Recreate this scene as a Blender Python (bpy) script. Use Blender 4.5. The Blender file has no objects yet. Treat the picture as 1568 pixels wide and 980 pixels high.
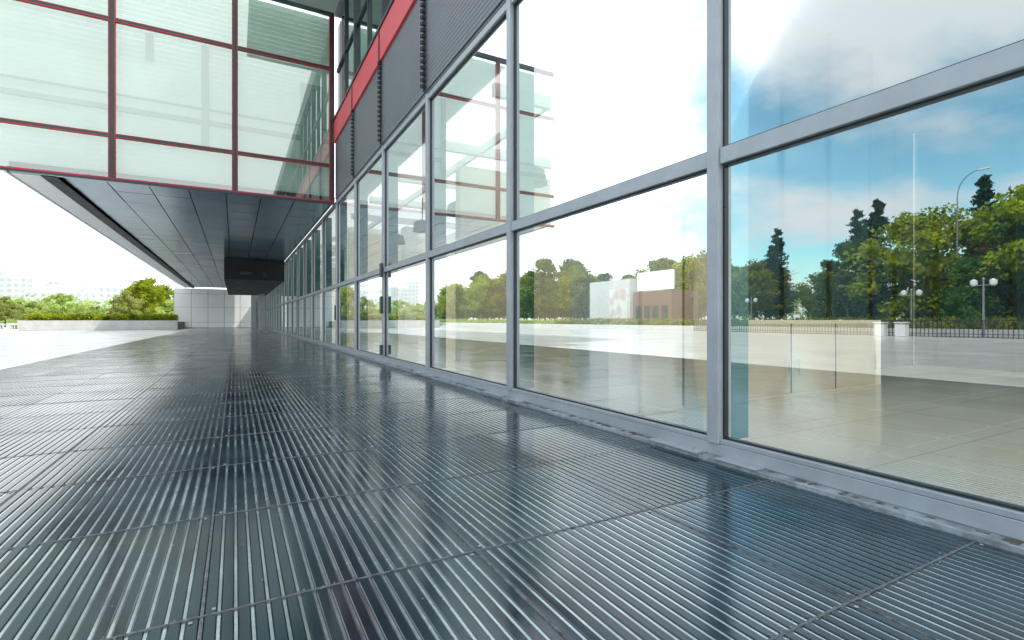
import bpy, math, random
import numpy as np
from mathutils import Vector
random.seed(7); rng=np.random.default_rng(7)
S=bpy.context.scene
R=math.radians
# ---------------------------------------------------------------- materials
def mk(name):
    m=bpy.data.materials.new(name); m.use_nodes=True
    nt=m.node_tree; b=nt.nodes.get('Principled BSDF'); return m,nt,b
def setin(b,k,v):
    if k in b.inputs: b.inputs[k].default_value=v
def pmat(name,col,rough=.5,metal=0.,var=.15,scale=3.,rvar=.1,bump=0.,bscale=40.,spec=.5,stretch=(1,1,1)):
    m,nt,b=mk(name); N=nt.nodes; L=nt.links
    tc=N.new('ShaderNodeTexCoord'); mp=N.new('ShaderNodeMapping'); mp.inputs['Scale'].default_value=stretch
    L.new(tc.outputs['Object'],mp.inputs['Vector'])
    n=N.new('ShaderNodeTexNoise'); n.inputs['Scale'].default_value=scale; n.inputs['Detail'].default_value=6
    n.inputs['Roughness'].default_value=.62
    L.new(mp.outputs[0],n.inputs['Vector'])
    r=N.new('ShaderNodeValToRGB'); r.color_ramp.elements[0].position=.3; r.color_ramp.elements[1].position=.7
    lo=[max(0,c*(1-var)) for c in col]; hi=[min(1,c*(1+var)) for c in col]
    r.color_ramp.elements[0].color=(*lo,1); r.color_ramp.elements[1].color=(*hi,1)
    L.new(n.outputs['Fac'],r.inputs[0]); L.new(r.outputs[0],b.inputs['Base Color'])
    mr=N.new('ShaderNodeMapRange'); mr.inputs['From Min'].default_value=.3; mr.inputs['From Max'].default_value=.7
    mr.inputs['To Min'].default_value=max(0.02,rough-rvar); mr.inputs['To Max'].default_value=min(1,rough+rvar)
    L.new(n.outputs['Fac'],mr.inputs['Value']); L.new(mr.outputs[0],b.inputs['Roughness'])
    setin(b,'Metallic',metal); setin(b,'Specular IOR Level',spec)
    if bump>0:
        n2=N.new('ShaderNodeTexNoise'); n2.inputs['Scale'].default_value=bscale; n2.inputs['Detail'].default_value=4
        L.new(mp.outputs[0],n2.inputs['Vector'])
        bp=N.new('ShaderNodeBump'); bp.inputs['Strength'].default_value=bump; bp.inputs['Distance'].default_value=.01
        L.new(n2.outputs['Fac'],bp.inputs['Height']); L.new(bp.outputs[0],b.inputs['Normal'])
    return m
def glassmat(name,tcol,gcol,base,rough=0.0,wav=0.0,fk=.6):
    m,nt,b=mk(name); N=nt.nodes; L=nt.links; N.remove(b); out=N.get('Material Output')
    t=N.new('ShaderNodeBsdfTransparent'); t.inputs[0].default_value=(*tcol,1)
    g=N.new('ShaderNodeBsdfGlossy'); g.inputs['Color'].default_value=(*gcol,1); g.inputs['Roughness'].default_value=rough
    f=N.new('ShaderNodeFresnel'); f.inputs['IOR'].default_value=1.5
    ma=N.new('ShaderNodeMath'); ma.operation='MULTIPLY_ADD'; ma.inputs[1].default_value=fk; ma.inputs[2].default_value=base
    ma.use_clamp=True
    L.new(f.outputs[0],ma.inputs[0])
    mx=N.new('ShaderNodeMixShader'); L.new(ma.outputs[0],mx.inputs[0]); L.new(t.outputs[0],mx.inputs[1]); L.new(g.outputs[0],mx.inputs[2])
    if wav>0:
        tc=N.new('ShaderNodeTexCoord'); n=N.new('ShaderNodeTexNoise'); n.inputs['Scale'].default_value=.7; n.inputs['Detail'].default_value=1
        L.new(tc.outputs['Object'],n.inputs['Vector'])
        bp=N.new('ShaderNodeBump'); bp.inputs['Strength'].default_value=wav; bp.inputs['Distance'].default_value=.01
        L.new(n.outputs['Fac'],bp.inputs['Height']); L.new(bp.outputs[0],g.inputs['Normal'])
    L.new(mx.outputs[0],out.inputs[0]); return m
def difftrans(name,col,tr):
    m,nt,b=mk(name); N=nt.nodes; L=nt.links; N.remove(b); out=N.get('Material Output')
    tc=N.new('ShaderNodeTexCoord'); n=N.new('ShaderNodeTexNoise'); n.inputs['Scale'].default_value=.6; n.inputs['Detail'].default_value=3
    L.new(tc.outputs['Object'],n.inputs['Vector'])
    r=N.new('ShaderNodeValToRGB'); r.color_ramp.elements[0].color=(*[c*.86 for c in col],1); r.color_ramp.elements[1].color=(*[min(1,c*1.06) for c in col],1)
    L.new(n.outputs['Fac'],r.inputs[0])
    d=N.new('ShaderNodeBsdfDiffuse'); t=N.new('ShaderNodeBsdfTranslucent'); mx=N.new('ShaderNodeMixShader'); mx.inputs[0].default_value=tr
    L.new(r.outputs[0],d.inputs[0]); L.new(r.outputs[0],t.inputs[0]); L.new(d.outputs[0],mx.inputs[1]); L.new(t.outputs[0],mx.inputs[2])
    L.new(mx.outputs[0],out.inputs[0]); return m
def leafmat(name,dark,light,tr=.35,scale=.9):
    m,nt,b=mk(name); N=nt.nodes; L=nt.links; N.remove(b); out=N.get('Material Output')
    tc=N.new('ShaderNodeTexCoord'); n=N.new('ShaderNodeTexNoise'); n.inputs['Scale'].default_value=scale; n.inputs['Detail'].default_value=5
    n.inputs['Roughness'].default_value=.7
    L.new(tc.outputs['Object'],n.inputs['Vector'])
    oi=N.new('ShaderNodeObjectInfo')
    r=N.new('ShaderNodeValToRGB'); r.color_ramp.elements[0].position=.35; r.color_ramp.elements[1].position=.65
    r.color_ramp.elements[0].color=(*dark,1); r.color_ramp.elements[1].color=(*light,1)
    L.new(n.outputs['Fac'],r.inputs[0])
    hs=N.new('ShaderNodeHueSaturation'); mr=N.new('ShaderNodeMapRange'); mr.inputs['To Min'].default_value=.75; mr.inputs['To Max'].default_value=1.3
    L.new(oi.outputs['Random'],mr.inputs['Value']); L.new(mr.outputs[0],hs.inputs['Value']); L.new(r.outputs[0],hs.inputs['Color'])
    mr2=N.new('ShaderNodeMapRange'); mr2.inputs['To Min'].default_value=.48; mr2.inputs['To Max'].default_value=.515
    L.new(oi.outputs['Random'],mr2.inputs['Value']); L.new(mr2.outputs[0],hs.inputs['Hue'])
    d=N.new('ShaderNodeBsdfDiffuse'); t=N.new('ShaderNodeBsdfTranslucent'); mx=N.new('ShaderNodeMixShader'); mx.inputs[0].default_value=tr
    L.new(hs.outputs[0],d.inputs[0]); L.new(hs.outputs[0],t.inputs[0]); L.new(d.outputs[0],mx.inputs[1]); L.new(t.outputs[0],mx.inputs[2])
    L.new(mx.outputs[0],out.inputs[0]); return m

M={}
M['alu']=pmat('aluminium_frame',(.40,.42,.455),.45,.2,.12,4,.08,.08,90)
M['alud']=pmat('dark_frame',(.03,.04,.045),.35,.3,.2,3)
M['sill']=pmat('weathered_sill',(.30,.33,.36),.55,.2,.45,9,.15,.6,60)
M['rust']=pmat('grimy_residue',(.14,.115,.095),.9,0,.6,24,.1,.8,80)
M['glass']=glassmat('facade_glass',(.96,.985,.96),(.92,.98,1.0),.35,0,.012,.35)
M['glassd']=glassmat('upper_glass',(.5,.6,.57),(.75,.85,.85),.30,0,.05)
M['fin']=pmat('teal_glass_fin',(.06,.19,.21),.12,0,.2,2,.05)
M['louv']=pmat('grey_louvre_metal',(.17,.175,.195),.5,.3,.2,1.5,.1,.1,50)
M['red']=pmat('red_fabric_band',(.66,.07,.09),.5,0,.15,2,.1)
M['redl']=pmat('faded_red_louvre',(.40,.10,.06),.7,0,.25,2,.1)
M['redf']=pmat('red_gasket',(.36,.008,.016),.5,0,.15,4)
M['white']=pmat('white_plaster',(.88,.88,.86),.7,0,.03,1.5)
M['cream']=pmat('cream_wall',(.88,.79,.64),.6,0,.04,1)
M['blind']=difftrans('glass_block_blinds',(.72,.81,.76),.40)
M['bglass']=glassmat('block_glass',(.87,.96,.92),(.94,.99,.97),.26,0,.06,.5)
M['soff']=pmat('soffit_metal_panel',(.17,.26,.33),.18,.5,.06,.4,.04)
M['soff2']=pmat('soffit_metal_panel_light',(.22,.31,.38),.21,.5,.06,.4,.04)
M['sofl']=pmat('soffit_edge_panel',(.72,.73,.75),.4,.1,.06,1.2,.07)
M['black']=pmat('matt_black',(.012,.013,.015),.6,0,.2,2)
M['bar']=pmat('grating_bar_steel',(.018,.046,.064),.14,.35,.65,1.1,.06,0,70,1.0)
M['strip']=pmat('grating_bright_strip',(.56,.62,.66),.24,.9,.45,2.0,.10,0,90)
M['seam']=pmat('grating_seam',(.18,.19,.20),.5,.5,.8,30,.15,.6,90)  # dusty steel; strong colour noise also paints in glints of bar ends
M['bolt']=pmat('bolt_steel',(.5,.5,.5),.4,.8,.2,8)
M['concrete']=pmat('pale_concrete',(.50,.49,.47),.8,0,.12,1.3,.1,.2,30)
M['grit']=pmat('grit_stone',(.30,.29,.27),.9,0,.5,60)
M['dstone']=pmat('polished_dark_stone',(.16,.18,.19),.2,0,.2,1.5,.08,spec=.8)
M['bark']=pmat('bark',(.13,.09,.06),.9,0,.35,5,.05,.7,20)
M['leaf']=leafmat('broad_leaves',(.05,.11,.012),(.46,.48,.035),.42)
M['leafhaze']=leafmat('hazy_leaves',(.28,.36,.10),(.50,.55,.17),.5)  # haze over far trees painted in as a paler leaf colour
M['leafd']=leafmat('dark_leaves',(.03,.09,.02),(.16,.24,.04),.38)
M['conif']=leafmat('conifer_needles',(.008,.03,.022),(.04,.075,.04),.15)
M['lampm']=pmat('lamp_post_paint',(.30,.31,.32),.4,.4,.1,3)
M['globe']=pmat('lamp_globe',(.82,.82,.80),.3,0,.03,3)
M['brick']=pmat('brown_brick',(.19,.10,.075),.85,0,.3,8,.1,.3,30)
M['winb']=pmat('distant_window',(.56,.60,.63),.25,.0,.2,.5)  # panes lightened to soften the towers, standing in for haze
M['pale']=pmat('pale_render',(.78,.79,.81),.8,0,.06,.2)  # on the distant towers this paleness imitates haze
M['pale2']=pmat('hazy_render_warm',(.74,.72,.70),.8,0,.08,.2)  # warm tower variant, haze again put into the colour
def tilemat(name,c1,mort,bw,bh,ms,rough,var=.1,metal=0,off=0.):
    m,nt,b=mk(name); N=nt.nodes; L=nt.links
    tc=N.new('ShaderNodeTexCoord'); br=N.new('ShaderNodeTexBrick')
    br.offset=off; br.inputs['Scale'].default_value=1; br.inputs['Brick Width'].default_value=bw; br.inputs['Row Height'].default_value=bh
    br.inputs['Mortar Size'].default_value=ms; br.inputs['Mortar'].default_value=(*mort,1)
    br.inputs['Color1'].default_value=(*[c*(1-var) for c in c1],1); br.inputs['Color2'].default_value=(*[min(1,c*(1+var)) for c in c1],1)
    L.new(tc.outputs['Object'],br.inputs['Vector'])
    n=N.new('ShaderNodeTexNoise'); n.inputs['Scale'].default_value=.6; n.inputs['Detail'].default_value=8; L.new(tc.outputs['Object'],n.inputs['Vector'])
    mx=N.new('ShaderNodeMix'); mx.data_type='RGBA'; mx.blend_type='MULTIPLY'; mx.inputs[0].default_value=.25
    L.new(br.outputs['Color'],mx.inputs[6]); L.new(n.outputs['Fac'],mx.inputs[7]); L.new(mx.outputs[2],b.inputs['Base Color'])
    mr=N.new('ShaderNodeMapRange'); mr.inputs['To Min'].default_value=max(.02,rough-.1); mr.inputs['To Max'].default_value=rough+.1
    L.new(n.outputs['Fac'],mr.inputs['Value']); L.new(mr.outputs[0],b.inputs['Roughness']); setin(b,'Metallic',metal)
    return m
M['plaza']=tilemat('plaza_paving',(.76,.73,.69),(.52,.50,.48),1.2,.6,.012,.22,.05)
M['ifloor']=tilemat('interior_floor_tile',(.86,.79,.68),(.58,.53,.46),.9,.9,.006,.16,.03)
M['grass']=pmat('grass_ground',(.06,.10,.03),.95,0,.3,.4)
def transl(name,c):
    m,nt,b=mk(name); nt.nodes.remove(b); t=nt.nodes.new('ShaderNodeBsdfTranslucent'); t.inputs[0].default_value=(*c,1)
    nt.links.new(t.outputs[0],nt.nodes.get('Material Output').inputs[0]); return m
M['roofdif']=transl('roof_diffuser',(.98,.98,.96))  # diffusing roof, added to carry sunlight into lobby and block
# ---------------------------------------------------------------- mesh helpers
def empty(name,loc=(0,0,0)):
    e=bpy.data.objects.new(name,None); e.location=loc; S.collection.objects.link(e); return e
def rawmesh(name,V,F,mats,midx=None,parent=None,loc=None,smooth=False):
    me=bpy.data.meshes.new(name); V=np.asarray(V,dtype=np.float32); F=np.asarray(F,dtype=np.int32)
    k=F.shape[1]; me.vertices.add(len(V)); me.vertices.foreach_set('co',V.ravel())
    me.loops.add(F.size); me.loops.foreach_set('vertex_index',F.ravel())
    me.polygons.add(len(F)); me.polygons.foreach_set('loop_start',np.arange(0,F.size,k,dtype=np.int32))
    try: me.polygons.foreach_set('loop_total',np.full(len(F),k,dtype=np.int32))
    except Exception: pass
    for m in mats: me.materials.append(m)
    if midx is not None: me.polygons.foreach_set('material_index',np.asarray(midx,dtype=np.int32))
    me.polygons.foreach_set('use_smooth',np.full(len(F),bool(smooth)))
    me.update(); me.validate()
    o=bpy.data.objects.new(name,me); S.collection.objects.link(o)
    if parent: o.parent=parent
    if loc is not None: o.location=loc
    return o
CF=np.array([[0,3,2,1],[4,5,6,7],[0,1,5,4],[1,2,6,5],[2,3,7,6],[3,0,4,7]])
def boxes(name,bl,mat,parent=None,bevel=0,tilt=0,mats=None):
    n=len(bl); A=np.array(bl,dtype=float).reshape(n,6)
    x0,x1,y0,y1,z0,z1=A.T
    V=np.stack([np.stack([x0,y0,z0],1),np.stack([x1,y0,z0],1),np.stack([x1,y1,z0],1),np.stack([x0,y1,z0],1),
                np.stack([x0,y0,z1],1),np.stack([x1,y0,z1],1),np.stack([x1,y1,z1],1),np.stack([x0,y1,z1],1)],1)
    if tilt>0:
        a=rng.normal(0,tilt,(n,1)); b_=rng.normal(0,tilt,(n,1))
        sx_=np.array([[-1,1,1,-1]*2]); sy_=np.array([[-1,-1,1,1]*2]); V[:,:,2]+=a*sx_+b_*sy_
    F=(CF[None]+np.arange(n)[:,None,None]*8).reshape(-1,4)
    mi=None
    if mats: mi=np.repeat(rng.integers(0,len(mats),n),6)
    o=rawmesh(name,V.reshape(-1,3),F,mats or [mat],mi,parent=parent)
    if bevel>0:
        md=o.modifiers.new('bevel','BEVEL'); md.width=bevel; md.segments=2; md.limit_method='ANGLE'
    return o
def quad(name,pts,mat,parent=None):
    return rawmesh(name,pts,[[0,1,2,3]],[mat],parent=parent)
def tube(p0,p1,r0,r1,n=7):
    p0=Vector(p0);p1=Vector(p1); d=(p1-p0).normalized(); a=d.orthogonal().normalized(); b=d.cross(a)
    V=[];F=[]
    for p,r in((p0,r0),(p1,r1)):
        for i in range(n):
            t=2*math.pi*i/n; V.append(tuple(p+a*math.cos(t)*r+b*math.sin(t)*r))
    for i in range(n): F.append([i,(i+1)%n,n+(i+1)%n,n+i])
    return V,F
def tubes(lst,n=8):
    V=[];F=[]
    for a in lst:
        v,f=tube(*a,n=n); o=len(V); V+=v; F+=[[i+o for i in q] for q in f]
    return V,F

# ---------------------------------------------------------------- constants
XF=3.08; Y0=2.5; SP=3.1; ZM=2.17; ZT=5.05
BY=Y0+5*SP        # 18.0 front of overhanging block
YN=-38.0; YE=74.5
muly=[Y0+SP*k for k in range(-13,24)]
# ---------------------------------------------------------------- ground
quad('ground',[(-900,-700,-.06),(900,-700,-.06),(900,1100,-.06),(-900,1100,-.06)],M['grass'])
quad('plaza_pavement',[(-33,-60,-.05),(3.0,-60,-.05),(3.0,140,-.05),(-33,140,-.05)],M['plaza'])
quad('road',[(-72,-200,-.05),(-62,-200,-.05),(-62,400,-.05),(-72,400,-.05)],pmat('asphalt',(.055,.055,.058),.85,0,.2,2))
# ---------------------------------------------------------------- grating walkway
gw=empty('metal_grating_walkway')
GX0,GX1=-4.15,2.94; GY0,GY1=-3.0,40.0
PL=1.0; PWD=1.02
bl=[];tilt=[]
npx=int(round((GX1-GX0)/PWD)); PWD=(GX1-GX0)/npx; nb=20; pitch=PWD/nb
for i in range(npx):
    for j in range(int((GY1-GY0)/PL)):
        ya=GY0+j*PL+.006; yb=ya+PL-.012
        ta,tb,tc_=rng.normal(0,.0010,3)
        for k in range(nb):
            xa=GX0+i*PWD+k*pitch+.0075
            bl.append((xa,xa+pitch*.72,ya,yb,-.035,0.0)); tilt.append((ta,tb,tc_*.6,k/nb-.5))
A=np.array(bl);T=np.array(tilt);n=len(A)
zz=lambda yf:T[:,0]*(T[:,3])*2+T[:,1]*yf+T[:,2]
x0,x1,y0,y1,z0,z1=A.T; c=.0030
prof=[(x0,z0),(x0,z1-c),(x0+c,z1),(x1-c,z1),(x1,z1-c),(x1,z0)]
pts=[]
for yv,yf in((y0,-.5),(y1,.5)):
    for (px,pz) in prof: pts.append(np.stack([px,yv,pz+zz(yf)],1))
V=np.stack(pts,1).reshape(-1,3)
ff=np.array([[a,a+6,a+7,a+1] for a in range(5)])
F=(ff[None]+np.arange(n)[:,None,None]*12).reshape(-1,4)
p=V[F[2]]; nz=np.cross(p[1]-p[0],p[2]-p[0])[2]
if nz<0: F=F[:,::-1]
rawmesh('bars',V,F,[M['bar']],parent=gw)
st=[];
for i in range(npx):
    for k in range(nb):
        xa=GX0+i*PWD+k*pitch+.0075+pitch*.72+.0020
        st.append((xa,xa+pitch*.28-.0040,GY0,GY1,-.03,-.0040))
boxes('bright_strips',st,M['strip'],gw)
boxes('under_tray',[(GX0,GX1,GY0,GY1,-.049,-.032)],M['black'],gw)
boxes('cross_seams',[(GX0,GX1,GY0+j*PL-.005,GY0+j*PL+.005,-.028,.0012) for j in range(int((GY1-GY0)/PL)+1)],M['seam'],gw)
boxes('long_seams',[(GX0+i*PWD-.003,GX0+i*PWD+.0045,GY0,GY1,-.028,.0004) for i in range(npx+1)],M['seam'],gw)
bt=[]
for i in range(npx+1):
    for j in range(28):
        for dx,dy in((-.03,-.03),(.035,.03)):
            x=GX0+i*PWD+dx; y=GY0+j*PL+dy
            if x<GX1-.01: bt.append((x-.006,x+.006,y-.006,y+.006,0.0,.004))
boxes('bolts',bt,M['bolt'],gw,.0015)
gr=[]
for i in range(600):
    x=random.uniform(-2.5,2.9); y=.6+5.5*random.random()**1.8; s=random.uniform(.001,.0028)
    if random.random()<.75: y=round(y)+random.gauss(0,.015)
    gr.append((x,x+s*random.uniform(1,2.2),y,y+s*random.uniform(1,2.2),.0,.001+s))
boxes('grit',gr,M['grit'],gw)
boxes('polished_stone_paving',[(GX0,2.94,GY1+.003,74.4,-.049,-.006)],M['dstone'])
# ---------------------------------------------------------------- building (main)
B=empty('glass_office_building')
boxes('sill_base',[(2.945,3.16,YN,74,-.05,.028)],M['sill'],B,.004)
boxes('sill_frame',[(3.03,3.13,YN,74,.029,.115)],M['alu'],B,.004)
fl=[];
for k in range(260):
    y=random.uniform(0,26); w=random.uniform(.008,.05)
    fl.append((2.95+random.uniform(0,.05),3.005+random.uniform(0,.02),y,y+w,.0283,.0295+random.uniform(0,.003)))
boxes('rust_and_dirt',fl,M['rust'],B,.001)
bb=[]
for y in muly:
    if -3<y<40:
        bb.append((2.93,3.03,y+.07,y+.55,.0285,.045)); bb.append((2.955,2.98,y+.14,y+.165,.045,.056)); bb.append((2.955,2.98,y+.45,y+.475,.045,.056))
        bb.append((2.935,3.03,y-.40,y-.08,.0285,.038))
boxes('anchor_plates',bb,M['alu'],B,.003)
mu=[(XF-.07,XF+.07,y-.05,y+.05,.116,ZT) for y in muly if y<72]
boxes('mullions',mu,M['alu'],B,.005)
ra=[]
for a,bq in zip(muly[:-1],muly[1:]):
    if bq>72: break
    ra.append((XF-.055,XF+.06,a+.051,bq-.051,ZM-.06,ZM+.055))
    ra.append((XF-.055,XF+.06,a+.051,bq-.051,ZT-.10,ZT))
    ra.append((XF-.05,XF+.04,a+.051,bq-.051,.117,.15))
boxes('rails',ra,M['alu'],B,.004)
gk=[]
for a,bq in zip(muly[:-1],muly[1:]):
    if bq>72: break
    for za,zb in((.15,ZM-.062),(ZM+.057,ZT-.102)):
        gk+= [(XF-.02,XF+.02,a+.052,a+.066,za,zb),(XF-.02,XF+.02,bq-.066,bq-.052,za,zb),
              (XF-.02,XF+.02,a+.067,bq-.067,zb-.014,zb),(XF-.02,XF+.02,a+.067,bq-.067,za+.001,za+.015)]
boxes('gaskets',gk,M['alud'],B)
V=[];F=[]
for a,bq in zip(muly[:-1],muly[1:]):
    if bq>72: break
    for za,zb in((.13,ZM-.05),(ZM+.045,ZT-.05)):
        j=rng.normal(0,.0009,4); o=len(V)
        V+=[(XF+.0+j[0],a+.03,za),(XF+j[1],bq-.03,za),(XF+j[2]+j[1],bq-.03,zb),(XF+j[0]+j[2],a+.03,zb)]
        F.append([o,o+1,o+2,o+3])
rawmesh('glass_panes',V,F,[M['glass']],parent=B)
boxes('glass_fins',[(XF+.072,XF+.30,y-.02,y+.02,.12,ZT) for y in muly if y<72],M['fin'],B)
hy=Y0+3*SP
boxes('door_hardware',[(XF-.12,XF-.072,hy-.10,hy+.06,.20,.42),(XF-.12,XF-.072,hy-.10,hy+.06,1.15,1.55),(XF-.12,XF-.072,hy-.10,hy+.06,2.0,2.32),
     (XF-.11,XF-.075,hy+SP*2-.06,hy+SP*2+.04,1.0,1.5)],M['alud'],B,.006)
boxes('band_backing',[(XF-.06,XF+.2,YN,BY-.02,ZT+.005,7.0)],M['louv'],B)
lv=[]
for k in range(26):
    zz0=ZT+.05+k*.074
    lv.append((XF-.085,XF-.062,YN,BY-.03,zz0,zz0+.066))
boxes('band_louvres',lv,M['louv'],B)
tb=[]
for y in muly:
    if y<BY:
        for k in range(17):
            zb=ZT+.08+k*.112
            tb.append((XF-.17,XF-.102,y-.05,y-.025,zb,zb+.06)); tb.append((XF-.17,XF-.102,y+.03,y+.055,zb+.03,zb+.09))
        tb.append((XF-.13,XF-.101,y-.02,y+.02,ZT+.03,7.0))
boxes('panel_joint_brackets',tb,M['alud'],B)
boxes('red_band',[(XF-.14,XF+.2,a+.03,bq-.03,7.005,7.72) for a,bq in zip(muly[:-1],muly[1:]) if bq<=BY+.1],M['red'],B,.01)
boxes('red_band_frame',[(XF-.17,XF+.2,YN,BY-.03,7.722,7.80)]+[(XF-.16,XF+.15,y-.028,y+.028,7.006,7.72) for y in muly if y<BY],M['alud'],B)
quad('upper_glass',[(XF,YN,7.8),(XF,BY-.03,7.8),(XF,BY-.03,11.3),(XF,YN,11.3)],M['glassd'],B)
um=[]
for y in muly:
    if y<BY:
        um.append((XF-.09,XF+.08,y-.06,y+.06,7.801,11.3))
        um.append((XF-.06,XF+.05,y+1.50,y+1.58,7.801,11.3))
boxes('upper_mullions',um,M['alud'],B)
boxes('upper_rails',[(XF-.05,XF+.045,YN,BY-.03,9.4,9.5)],M['alud'],B)
boxes('upper_back_wall',[(XF+.75,XF+.9,YN,BY-.03,5.25,11.95)],M['louv'],B)
boxes('shadow_parapet',[(XF-.12,XF+.74,YN,BY-.03,11.301,12.0)],M['louv'],B)  # height shaped so its shadow edge falls beside the grating
boxes('roof_overhang',[(.4,XF-.125,13.6,BY-.2,11.32,11.6)],pmat('overhang_soffit',(.30,.36,.34),.5,.1,.1,1),B)
boxes('rear_wing',[(13.2,30,YN,75,-.04,5.6)],M['pale'],B)
boxes('end_wall',[(3.2,13.19,YN,YN+.3,-.04,5.15),(XF+.3,13.19,72.3,72.6,-.04,5.15)],M['pale'],B)
RZ=5.20  # translucent roof panes added to flood the lobby with diffused sun
for nm,x0_,a,b_ in(('added_lobby_diffuser',XF+.21,YN,1.3),('added_lobby_diffuser_near',XF+.21,1.3,4.5),('added_lobby_diffuser_north',XF+.21,4.5,75)):
    x1_=5.75 if nm=='added_lobby_diffuser_near' else 13.19
    quad(nm,[(x0_,a,RZ),(x1_,a,RZ),(x1_,b_,RZ),(x0_,b_,RZ)],M['roofdif'],B)
rb=[(XF+.92,13.19,y-.05,y+.05,4.95,5.185) for y in np.arange(8.0,74,SP)]+[(x-.04,x+.04,5.6,74,5.0,5.18) for x in (5.2,7.2,9.2,11.2)]
boxes('roof_beams',rb,M['white'],B)
boxes('interior_floor',[(3.165,13.19,YN+.3,72.2,-.045,.02)],M['ifloor'],B)
boxes('back_wall',[(13.0,13.19,YN+.3,72.2,.021,5.0)],M['cream'],B)
boxes('partition_end_column',[(3.34,3.75,4.05,4.58,.021,5.1)],M['white'],B)
boxes('partition_wall',[(3.752,5.14,4.0,4.50,.021,5.05)],M['cream'],B)
boxes('partition_counter',[(5.29,8.5,4.0,4.50,.021,1.0)],M['cream'],B,.006)
dg=pmat('dark_interior_glazing',(.045,.085,.095),.18,0,.35,.7,.05)
boxes('partition_dark_glazing',[(5.29,8.5,4.15,4.2,1.001,5.05)],dg,B)
boxes('partition_glazing_bars',[(x,x+.05,4.10,4.149,1.001,5.05) for x in (6.3,7.35,8.45)],M['alud'],B)
boxes('partition_doors',[(4.35,4.95,3.972,3.998,.03,2.15),(5.35,6.25,3.975,3.998,.06,.95),(6.28,7.25,3.975,3.998,.06,.95),(7.28,8.3,3.975,3.998,.06,.95)],pmat('door_laminate',(.66,.56,.42),.4,0,.05,2),B,.004)
boxes('partition_trim',[(5.141,5.289,3.93,4.5,.021,5.0),(3.756,5.14,3.985,3.999,.0215,.055)],pmat('door_frame_trim',(.88,.80,.62),.5,0,.05,3),B)
boxes('door_gaps',[(4.335,4.349,3.985,3.9985,.03,2.15),(4.951,4.965,3.985,3.9985,.03,2.15),(6.252,6.278,3.98,3.9985,.06,.95),(7.252,7.278,3.98,3.9985,.06,.95)],M['alud'],B)
V,F=tubes([((4.42,3.93,.95),(4.42,3.93,1.25),.012,.012),((6.16,3.93,.28),(6.16,3.93,.5),.012,.012),((6.36,3.93,.28),(6.36,3.93,.5),.012,.012),((8.2,3.93,.28),(8.2,3.93,.5),.012,.012)])
rawmesh('handles',V,F,[M['bolt']],parent=B)
boxes('dark_backing_slab',[(5.72,12.95,1.1,5.6,5.06,5.5)],pmat('slab_soffit',(.14,.26,.31),.6,0,.05,1),B)  # added dark slab hides the bright roof so sky reflections show
boxes('inner_screen',[(8.55,12.8,5.4,5.45,.021,5.055),(8.51,8.55,4.51,5.45,.021,5.055),(12.93,12.98,-3,5.44,.021,5.055)],dg,B)
boxes('inner_door_frames',[(x,x+.05,5.33,5.39,.021,5.05) for x in (8.9,9.9,10.9,11.9)]+[(x+.051,x+.999,5.34,5.39,2.3,2.38) for x in (8.9,9.9,10.9)]+[(12.87,12.929,y,y+.06,.021,5.05) for y in (-1,.2,1.4,2.6,3.8,5.0)],M['alud'],B)
boxes('lobby_columns',[(6.2,6.8,y,y+.6,.021,4.9) for y in (8.2,14.4,20.6,26.8,33,39.2,45.4)],M['white'],B,.02)
boxes('lobby_walls',[(4.6,9.5,10.9,11.2,.021,4.6),(9.0,9.3,12.0,17.5,.021,4.9),(4.4,8.5,23,23.3,.021,4.9),(9.6,9.9,5.7,10.5,.021,4.9)],M['cream'],B)
boxes('reception_bench',[(10.2,11.6,2.2,2.9,.42,.50),(10.3,10.4,2.25,2.85,.021,.42),(11.4,11.5,2.25,2.85,.021,.42),(10.2,11.6,2.85,2.92,.50,.85)],M['alud'],B,.01)
st=[(7.0,8.3,12.6+i*.29,12.9+i*.29,.10+i*.17,.26+i*.17) for i in range(26)]
boxes('staircase',st,M['white'],B)
V,F=tubes([((6.95,12.6,1.1),(6.95,20.0,5.0),.03,.03),((6.95,12.6,.7),(6.95,20.1,4.8),.012,.012)]+[((6.95,12.6+i*1.16,.1+i*.62),(6.95,12.6+i*1.16,1.1+i*.62),.015,.015) for i in range(7)])
rawmesh('stair_railing',V,F,[M['alud']],parent=B)
V=[];F=[]
for y,x in ((7.6,5.4),(9.3,5.6),(13,5.4),(16,5.4),(19,5.4)):
    v,f=tubes([((x,y,3.9),(x,y,4.2),.32,.25),((x,y,4.2),(x,y,4.3),.25,.05),((x,y,4.3),(x,y,5.0),.015,.015)],12); o=len(V); V+=v; F+=[[q+o for q in ff_] for ff_ in f]
rawmesh('hanging_lights',V,F,[M['rust']],parent=B)
# ---------------------------------------------------------------- overhanging block
K=empty('overhanging_glass_block')
BX0=-5.7
zl=[4.98,6.22,9.5,11.3]
mv=[];mr_=[]
for x in (-3.05,0.0,XF-.2):
    mv.append((x-.055,x+.055,BY-.07,BY+.05,zl[0]+.04,zl[-1])); 
    mr_+=[(x-.082,x-.0555,BY-.060,BY+.03,zl[0]+.05,zl[-1]),(x+.0555,x+.082,BY-.060,BY+.03,zl[0]+.05,zl[-1])]
boxes('block_mullions',mv,M['alud'],K,.003)
boxes('block_mullion_gaskets',mr_,M['redf'],K)
segs=[(BX0,-3.133),(-2.967,-.083),(.083,XF-.283)]
hb=[];hr=[]
for (a,b_) in segs:
    for z in zl[1:3]:
        hb.append((a,b_,BY-.06,BY+.04,z-.035,z+.035)); hr.append((a,b_,BY-.062,BY+.02,z-.058,z-.0355)); hr.append((a,b_,BY-.055,BY+.02,z+.0355,z+.055))
boxes('block_rails',hb,M['alud'],K); boxes('block_rail_gaskets',hr,M['redf'],K)
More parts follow.
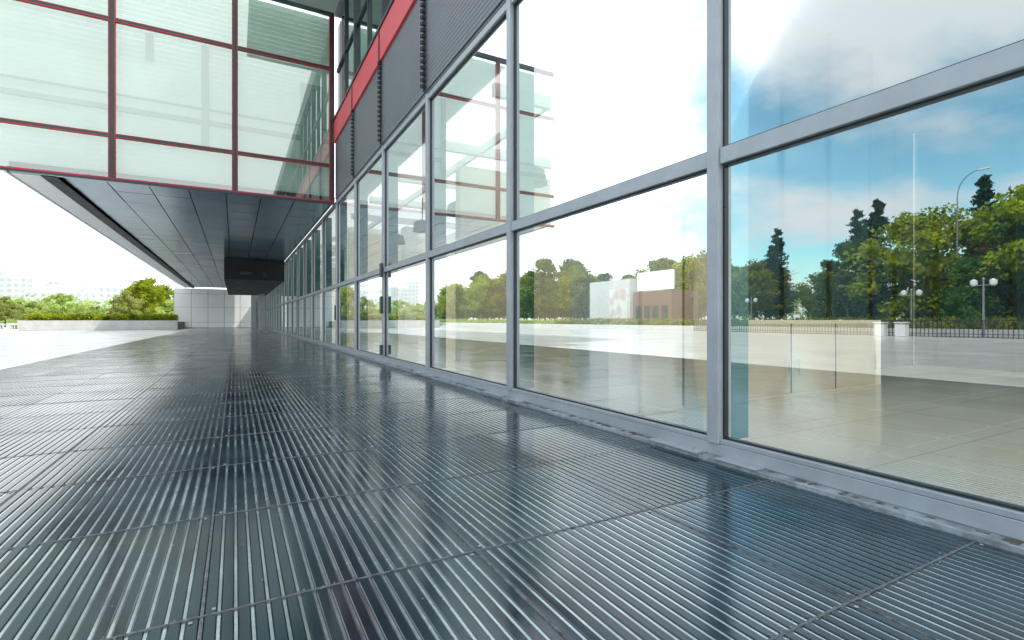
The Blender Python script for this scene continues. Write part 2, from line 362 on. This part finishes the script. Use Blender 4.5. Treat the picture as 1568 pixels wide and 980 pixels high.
boxes('block_base_rail',[(BX0,XF-.12,BY-.075,BY+.05,4.92,4.970)],M['alud'],K)
boxes('block_base_red',[(BX0,XF-.12,BY-.085,BY+.04,4.9705,5.012)],M['redf'],K)
V=[];F=[]
for (a,b_) in segs:
    for za,zb in zip(zl[:-1],zl[1:]):
        j=rng.normal(0,.002,3); o=len(V)
        V+=[(a-.03,BY,za),(b_+.03,BY+j[0],za),(b_+.03,BY+j[0]+j[1],zb),(a-.03,BY+j[1],zb)]; F.append([o,o+1,o+2,o+3])
rawmesh('block_glass',V,F,[M['bglass']],parent=K)
sl=[]
for z in np.arange(5.0,11.2,.15): sl.append((BX0,XF-.15,BY+.20,BY+.204,z,z+.146))
boxes('block_blinds',sl,M['blind'],K)
ib=pmat('block_inner_structure',(.36,.46,.43),.6,0,.05,1)
boxes('block_inner_bands',[(BX0,XF-.15,BY+.14,BY+.18,7.0,7.14),(BX0,XF-.15,BY+.14,BY+.18,7.45,7.5),(1.9,2.6,BY+.12,BY+.13,6.3,8.9),(-.9,-.7,BY+.12,BY+.13,6.3,9.4),(-2.3,-2.1,BY+.12,BY+.13,8.6,9.4)],ib,K)
boxes('block_floor',[(BX0,XF-.15,BY+.25,73.5,5.21,5.3)],M['white'],K)
boxes('block_inner_wall',[(BX0,XF-.15,BY+5.0,BY+5.2,5.31,11.28)],M['white'],K)
boxes('block_end_wall',[(BX0,XF-.15,73.3,73.5,5.31,11.28),(XF-.15,XF-.10,BY+.1,73.5,5.25,11.28)],M['louv'],K)
quad('block_side_glass',[(BX0-.01,BY,5.0),(BX0-.01,73.5,5.0),(BX0-.01,73.5,11.3),(BX0-.01,BY,11.3)],M['bglass'],K)
quad('added_block_diffuser',[(BX0,BY+.06,11.33),(XF-.13,BY+.06,11.33),(XF-.13,73.5,11.33),(BX0,73.5,11.33)],M['roofdif'],K)  # translucent roof added so sun reaches the blinds from inside
boxes('block_top_rail',[(BX0,XF-.13,BY-.08,BY+.05,11.301,11.45)],M['alud'],K)
sp=[]; xg=[-4.25+i*1.0 for i in range(8)]; xg[-1]=2.9
y=BY+.12
while y<72:
    for a,b_ in zip(xg[:-1],xg[1:]):
        sp.append((a+.014,b_-.014,y+.014,y+1.536,4.99,5.03))
    y+=1.55
boxes('soffit_panels',sp,None,K,tilt=.0022,mats=[M['soff'],M['soff2']])
boxes('soffit_backing',[(-5.24,3.0,BY+.12,73.4,5.05,5.2)],M['black'],K)
boxes('soffit_front_strip',[(-5.24,2.96,BY-.02,BY+.11,4.915,5.04)],M['soff'],K)
boxes('soffit_step',[(-4.60,-4.27,BY+.13,73.2,4.90,4.915)],M['black'],K)
eg=[];y=BY+.12
while y<72: eg.append((-5.24,-4.62,y+.008,y+1.542,4.90,5.03)); y+=1.55
boxes('soffit_edge_panels',eg,M['sofl'],K)
boxes('soffit_fascia',[(-5.30,-5.25,BY+.0,73.3,4.88,4.975)],M['sofl'],K)
boxes('dropped_bulkhead',[(-.6,2.9,37,60,3.6,4.97)],M['black'],K)
boxes('ceiling_fixtures',[(.3,1.0,36.6,36.9,3.9,4.1),(1.6,1.8,36.7,36.95,3.8,4.1)],M['alud'],K,.02)
boxes('end_columns',[(2.1,2.6,56,56.5,0,3.59),(2.3,2.9,62,62.6,0,4.9),(1.7,2.2,68,68.5,0,4.9)],M['alu'],K)
# ---------------------------------------------------------------- far panel wall
FW=empty('white_panel_wall')
pn=[]
for i in range(5):
    for a,b_ in((0.05,.72),(.75,2.6),(2.63,4.3),(4.33,4.95)):
        xa=-6.6+i*1.8; pn.append((xa+.02,xa+1.78,74.9,75.0,a,b_))
boxes('wall_panels',pn,M['white'],FW); boxes('wall_back',[(-6.6,3.0,75.02,75.3,-.05,4.9)],M['louv'],FW)
# ---------------------------------------------------------------- vegetation
def leafquads(C,n,size):
    m=len(C); idx=rng.integers(0,m,n)
    d=rng.normal(0,1,(n,3)); d/=np.linalg.norm(d,axis=1)[:,None]
    r=rng.random(n)**.45
    P=C[idx,:3]+d*(r*C[idx,3])[:,None]*np.array([1,1,.75])
    nn=d*.7+rng.normal(0,.6,(n,3))+np.array([0,0,.35]); nn/=np.linalg.norm(nn,axis=1)[:,None]
    u=np.cross(nn,rng.normal(0,1,(n,3))); u/=np.linalg.norm(u,axis=1)[:,None]; v=np.cross(nn,u)
    s=size*(.6+.8*rng.random(n))[:,None]
    V=np.stack([P-u*s*.5,P-v*s*.35+u*s*.05,P+u*s*.5,P+v*s*.35],1).reshape(-1,3)
    F=np.arange(4*n).reshape(n,4); return V,F
def tree_mesh(name,H,W_,nleaf,lsize,mat,trunk=.35,nc=55):
    th=H*trunk; TB=[((0,0,-.1),(.05,.03,th),H*.022,H*.015)]
    C=[]
    for i in range(7):
        a=i*2.4+random.random(); r=W_*random.uniform(.2,.38); z=th+ (H-th)*random.uniform(.25,.7)
        p=(r*math.cos(a),r*math.sin(a),z); TB.append(((.05,.03,th*random.uniform(.8,1)),p,H*.010,H*.004))
        for q in range(2): TB.append((p,(p[0]*1.5+random.uniform(-.4,.4),p[1]*1.5+random.uniform(-.4,.4),z+random.uniform(.3,1.2)),H*.004,H*.0015))
    while len(C)<nc:
        a=random.uniform(0,6.283); t=random.random(); z=th*.85+(H-th*.85)*t
        env=math.sin(math.pi*min(1,.14+t*.86))**.6 if t<.97 else .2
        r=W_*.5*env*math.sqrt(random.random())*random.uniform(.75,1.12)
        C.append((r*math.cos(a),r*math.sin(a),z-.3,W_*random.uniform(.07,.17)))
    V1,F1=tubes(TB,6); V2,F2=leafquads(np.array(C),nleaf,lsize)
    V=np.vstack([np.array(V1),V2]); F=np.vstack([np.array(F1),F2+len(V1)])
    o=rawmesh(name,V,F,[M['bark'],mat],[0]*len(F1)+[1]*len(F2)); me=o.data; bpy.data.objects.remove(o); return me
def conifer_mesh(name,H,W_):
    TB=[((0,0,-.1),(0,0,H*.98),H*.014,H*.002)]
    z=H*.16
    C=[]
    while z<H*.97:
        t=(z-H*.16)/(H*.84); L=W_*.5*(1-t)**.75*random.uniform(.75,1.1)+.12
        nbr=6
        a0=random.random()*6
        for k in range(nbr):
            a=a0+k*6.283/nbr+random.uniform(-.3,.3); l=L*random.uniform(.6,1.15); zb=z+random.uniform(-.22,.22)
            e=(l*math.cos(a),l*math.sin(a),zb+l*.12); TB.append(((0,0,zb-.1),e,.03,.01))
            for s in np.linspace(.1,1,8): C.append((e[0]*s,e[1]*s,zb-.1+s*(l*.12+.1),.14+.20*(1-abs(s-.5))))
        z+=H*.028+.10*(1-t)+.08
    V1,F1=tubes(TB,5); V2,F2=leafquads(np.array(C),len(C)*10,.20)
    V=np.vstack([np.array(V1),V2]); F=np.vstack([np.array(F1),F2+len(V1)])
    o=rawmesh(name,V,F,[M['bark'],M['conif']],[0]*len(F1)+[1]*len(F2)); me=o.data; bpy.data.objects.remove(o); return me
TM=[tree_mesh('tree_mesh_a',9,7.5,9000,.30,M['leaf']),tree_mesh('tree_mesh_b',8,8.0,9000,.30,M['leaf'],.28,70),tree_mesh('tree_mesh_c',10,7,8500,.30,M['leafd'],.25,60)]
TL=[tree_mesh('tree_mesh_l1',6,4.6,5500,.26,M['leafhaze'],.33,40),tree_mesh('tree_mesh_l2',5.5,5,5500,.26,M['leafhaze'],.3,36)]
CM=[conifer_mesh('conifer_mesh_a',12.5,5.2),conifer_mesh('conifer_mesh_b',12,4.4)]
def put(me,name,x,y,s=1,sz=None):
    o=bpy.data.objects.new(name,me); S.collection.objects.link(o); o.location=(x,y,-.05); o.rotation_euler=(0,0,random.uniform(0,6.28))
    o.scale=(s,s,sz or s); return o
def hfor(y):
    a=math.degrees(math.atan2(51,y))
    if 70.5<a<75.5: return 5.5
    if a>68: return 10.5
    if a>60: return 7.2
    if a>52: return 6.8
    if a>46: return 9.0
    return 10.5
y=4
while y<122:
    h=hfor(y)*random.uniform(.85,1.12)
    me=random.choice(TM[:2]) if random.random()<.8 else TM[2]
    x=-45+random.uniform(-4,4)
    if 40<y<64: x-=6
    if 9<y<20: x=-39.5
    put(me,'broadleaf_tree',x,y,h/9.0*random.uniform(.95,1.1),h/9.0); y+=random.uniform(3.0,4.8)
while y<165:
    put(random.choice(TL),'broadleaf_tree',-46+random.uniform(-3,3),y,1.15,1.1); y+=random.uniform(3.5,6)
y=24
while y<150:
    h=hfor(y)*random.uniform(.8,1.1); put(TM[2],'broadleaf_tree',-57+random.uniform(-2,2),y,h/9.5,h/10); y+=random.uniform(5,8)
def mirrored(px,XT):
    xc=(px-784)/775; d=XT/(.480+.877*xc); return 6.16-XT,d*(.877-.480*xc),d
for px,top,XT in ((1312,315,50),(1343,292,48),(1190,345,54),(1506,262,50),(1326,330,56),(1180,372,60)):
    x,y,d=mirrored(px,XT); h=(489-top)/775*d+1; me=CM[px%2]; s=h/12.3; put(me,'norfolk_pine_tree',x,y,s*.8,s)
def direct(px,d):
    xc=(px-784)/775; return d*(.480+.877*xc),d*(.877-.480*xc)
for px,top,XT in ((1560,335,44),(1480,392,43)):
    x,y,d=mirrored(px,XT); h=(489-top)/775*d+1; put(TM[2],'broadleaf_tree',x,y,h/11,h/10)
for px,top,d in ((8,452,75),(48,456,82),(95,442,78),(125,460,90),(150,466,92),(196,444,72),(268,452,80),(240,460,95),(20,460,100),(175,464,95)):
    x,y=direct(px,d); h=(489-top)/775*d+1; put(random.choice(TL),'broadleaf_tree',x,y,h/5.6,h/6)
for px,top,d in ((228,416,86),(213,424,92),(252,428,90)):
    x,y=direct(px,d); h=(489-top)/775*d+1; put(TM[0],'broadleaf_tree',x,y,h/10,h/10)
C=[]
for i in range(520):
    a=R(random.uniform(-85,2)); dist=random.uniform(150,210); hh=random.uniform(3,8)*(1 if a<R(-20) else .6)
    C.append((dist*math.sin(a),dist*math.cos(a),hh,random.uniform(2.5,4.5)))
V,F=leafquads(np.array(C),42000,.9); rawmesh('distant_tree_row',V,F,[M['leafhaze']])
def hedge(name,x0,x1,y0,y1,z0,z1,n,mat):
    P=np.stack([rng.uniform(x0,x1,n),rng.uniform(y0,y1,n),rng.uniform(z0,z1,n)*1.0+rng.normal(0,.05,n),np.full(n,.18)],1)
    V,F=leafquads(P,n,.17); return rawmesh(name,V,F,[mat])
boxes('planter_wall',[(-18.5,-5.5,66.0,66.35,-.04,.95),(-18.5,-18.2,66.36,76,-.04,.95)],M['concrete'],None,.02)
boxes('planter_soil',[(-18.19,-5.5,66.36,76,-.04,.8)],M['bark'])
hedge('hedge',-18.1,-5.6,66.5,67.8,.85,1.55,9000,M['leaf'])
boxes('planter_wall',[(-33.2,-32.8,6,140,-.04,.45)],M['concrete'],None,.02)
hedge('hedge',-34.8,-33.3,6,60,.2,1.15,16000,M['leaf'])
hedge('hedge',-34.8,-33.3,60,140,.2,1.15,12000,M['leafhaze'])
fp=[(-32.2,-32.16,y,y+.03,-.04,.95) for y in np.arange(9,34,.22)]+[(-32.21,-32.15,9,34,.95,1.0),(-32.21,-32.15,9,34,.15,.19)]
boxes('railing_fence',fp,M['alud'])
for yy in (16.2,17.4): boxes('litter_bin',[(-31.6,-31.1,yy,yy+.6,-.04,.75),(-31.65,-31.05,yy-.04,yy+.64,.80,.88),(-31.4,-31.3,yy+.25,yy+.35,.75,.8)],M['globe'],None,.02)
for px in (12,30,52): 
    x,y=direct(px,58); boxes('stone_bench',[(x-1,x+1,y,y+.6,.38,.5),(x-.8,x-.6,y+.05,y+.55,-.04,.38),(x+.6,x+.8,y+.05,y+.55,-.04,.38)],M['concrete'],None,.02)
def lamp(x,y,h):
    e=empty('street_lamp',(x,y,-.05))
    V,F=tubes([((0,0,0),(0,0,.5),.12,.10),((0,0,.5),(0,0,h),.06,.045),((0,-.45,h-.35),(0,.45,h-.35),.03,.03),((0,0,h),(0,0,h+.1),.1,.02)])
    rawmesh('post',V,F,[M['lampm']],parent=e)
    for yy in(-.45,.45):
        V,F=tubes([((0,yy,h-.40),(0,yy,h-.30),.08,.17),((0,yy,h-.30),(0,yy,h-.08),.17,.19),((0,yy,h-.08),(0,yy,h+.02),.19,.04)],12)
        rawmesh('lantern',V,F,[M['globe']],parent=e)
for px,top,XT in ((1395,442,41),(1505,425,39),(1150,455,44)):
    x,y,d=mirrored(px,XT); lamp(x,y,(489-top)/775*d+1)
def tall(x,y,h):
    e=empty('street_lamp',(x,y,-.05)); L_=[((0,0,0),(0,0,h*.86),.07,.04)]; p=(0,0,h*.86)
    for i in range(1,7):
        t=i/6; q=(0,-1.2*(1-math.cos(t*1.57)),h*.86+h*.14*math.sin(t*1.57)); L_.append((p,q,.035,.03)); p=q
    V,F=tubes(L_); rawmesh('post',V,F,[M['lampm']],parent=e)
    boxes('lamp_head',[(-.10,.10,-1.75,-1.15,h-.05,h+.05)],M['globe'],e,.03)
x,y,d=mirrored(1465,44); tall(x,y,11.2)
RB=empty('brick_building')
boxes('walls',[(-60,-43.2,11.5,17.4,-.05,8.6)],M['brick'],RB)
boxes('louvres',[(-43.18,-42.9,11.2,17.6,5.6+i*.62,5.82+i*.62) for i in range(5)],M['redl'],RB)
boxes('windows',[(-43.18,-43.1,11.9+i*1.8,13.2+i*1.8,1.2,3.6) for i in range(3)],M['winb'],RB)
PV=empty('exhibition_pavilion')
boxes('white_wall',[(-45,-39,50.5,59,-.05,6.4)],M['concrete'],PV)
boxes('brown_wing',[(-44,-39.5,43.8,50.48,-.05,4.6)],M['brick'],PV)
boxes('billboard',[(-40,-39.8,43.8,50.0,4.75,7.1)],M['globe'],PV)
boxes('wing_openings',[(-39.5,-39.46,44.4+i*1.5,45.4+i*1.5,.2,2.8) for i in range(4)],M['alud'],PV)
def poster():
    m,nt,b=mk('poster_print'); N=nt.nodes;L=nt.links; tc=N.new('ShaderNodeTexCoord'); n=N.new('ShaderNodeTexNoise'); n.inputs['Scale'].default_value=.7; n.inputs['Detail'].default_value=5
    r=N.new('ShaderNodeValToRGB'); r.color_ramp.elements[0].position=.45; r.color_ramp.elements[0].color=(.62,.60,.58,1); r.color_ramp.elements[1].color=(.48,.38,.35,1); r.color_ramp.elements[1].position=.6
    L.new(tc.outputs['Object'],n.inputs['Vector']); L.new(n.outputs['Fac'],r.inputs[0]); L.new(r.outputs[0],b.inputs['Base Color']); return m
boxes('poster',[(-39,-38.95,50.8,54.5,.8,5.2)],poster(),PV)
def tower(x,y,w,dp,h,mat):
    e=empty('apartment_building',(x,y,0)); boxes('walls',[(-w/2,w/2,-dp/2,dp/2,-.05,h),(-w/4,w/4,-dp/4,dp/4,h+.01,h+2.2)],mat,e)
    wn=[]
    for i in range(int(h/3.2)):
        for j in range(int(w/3)):
            wn.append((-w/2+.7+j*3,-w/2+2.4+j*3,-dp/2-.04,-dp/2-.003,1.2+i*3.2,2.8+i*3.2))
    boxes('windows',wn,M['winb'],e)
for px,top,d,w in ((5,405,330,14),(30,422,300,20),(62,428,320,26),(100,445,280,30),(135,432,300,16),(150,424,320,14),(165,436,290,18),(190,428,340,22),(85,440,350,24),(205,440,300,20)):
    x,y=direct(px,d); tower(x,y,w,14,(489-top)/775*d+1,random.choice([M['pale'],M['pale2']]))
# ---------------------------------------------------------------- sky, sun
el,az=R(56),R(-25)
sd=Vector((math.cos(el)*math.cos(az),math.cos(el)*math.sin(az),math.sin(el)))
sun=bpy.data.lights.new('sun','SUN'); sun.energy=5.0; sun.angle=R(.53); sun.color=(1,.96,.90)
so=bpy.data.objects.new('sun',sun); S.collection.objects.link(so); so.rotation_euler=(-sd).to_track_quat('-Z','Y').to_euler()
so.location=(30,-15,60)
w=bpy.data.worlds.new('World'); S.world=w; w.use_nodes=True; nt=w.node_tree; N=nt.nodes; L=nt.links
bg=N['Background']; bg.inputs['Strength'].default_value=.15
sky=N.new('ShaderNodeTexSky'); sky.sky_type='NISHITA'; sky.sun_disc=False; sky.sun_elevation=el; sky.sun_rotation=math.atan2(sd.x,sd.y)
sky.air_density=1.0; sky.dust_density=.6; sky.ozone_density=1.2
tc=N.new('ShaderNodeTexCoord'); sx=N.new('ShaderNodeSeparateXYZ'); L.new(tc.outputs['Generated'],sx.inputs[0])
def math_(op,a,b=None,clamp=False):
    n=N.new('ShaderNodeMath'); n.operation=op; n.use_clamp=clamp
    for i,v in enumerate((a,b)):
        if v is None: continue
        if isinstance(v,(int,float)): n.inputs[i].default_value=v
        else: L.new(v,n.inputs[i])
    return n.outputs[0]
zc=math_('MAXIMUM',sx.outputs[2],0.0); den=math_('ADD',zc,.22)
cx=math_('DIVIDE',sx.outputs[0],den); cy=math_('DIVIDE',sx.outputs[1],den)
cb=N.new('ShaderNodeCombineXYZ'); L.new(cx,cb.inputs[0]); L.new(cy,cb.inputs[1]); cb.inputs[2].default_value=5.1
n1=N.new('ShaderNodeTexNoise'); n1.inputs['Scale'].default_value=1.05; n1.inputs['Detail'].default_value=9; n1.inputs['Roughness'].default_value=.56
L.new(cb.outputs[0],n1.inputs['Vector'])
yb=math_('MULTIPLY',math_('MAXIMUM',math_('SUBTRACT',math_('ABSOLUTE',sx.outputs[1]),.55),0.0),.62)
hz=math_('MULTIPLY',math_('SUBTRACT',1.0,math_('MULTIPLY',zc,6.0),True),.14)
dt=N.new('ShaderNodeVectorMath'); dt.operation='DOT_PRODUCT'; dt.inputs[1].default_value=Vector((-.81,.306,.50)).normalized(); L.new(tc.outputs['Generated'],dt.inputs[0])
bank=math_('MULTIPLY',math_('MAXIMUM',math_('SUBTRACT',dt.outputs['Value'],.955),0.0),6.5)
t=math_('ADD',math_('ADD',math_('ADD',n1.outputs['Fac'],yb),hz),bank)
mr=N.new('ShaderNodeMapRange'); mr.interpolation_type='SMOOTHSTEP'; mr.inputs['From Min'].default_value=.42; mr.inputs['From Max'].default_value=.64
L.new(t,mr.inputs['Value'])
mx=N.new('ShaderNodeMix'); mx.data_type='RGBA'; L.new(mr.outputs[0],mx.inputs[0]); 
tint=N.new('ShaderNodeMix'); tint.data_type='RGBA'; tint.blend_type='MULTIPLY'; tint.inputs[0].default_value=1; tint.inputs[7].default_value=(1.7,2.4,2.1,1)
L.new(sky.outputs[0],tint.inputs[6]); L.new(tint.outputs[2],mx.inputs[6]); mx.inputs[7].default_value=(12.,12.4,12.6,1)
L.new(mx.outputs[2],bg.inputs['Color'])
# ---------------------------------------------------------------- camera
cam=bpy.data.cameras.new('camera'); co=bpy.data.objects.new('camera',cam); S.collection.objects.link(co); S.camera=co
cam.sensor_width=36; cam.lens=775/1568*36; cam.clip_end=3000; cam.clip_start=.02
co.location=(0,0,1.0); co.rotation_euler=(R(90),0,R(-28.7))
S.view_settings.view_transform='Standard'; S.view_settings.look='None'; S.view_settings.exposure=0
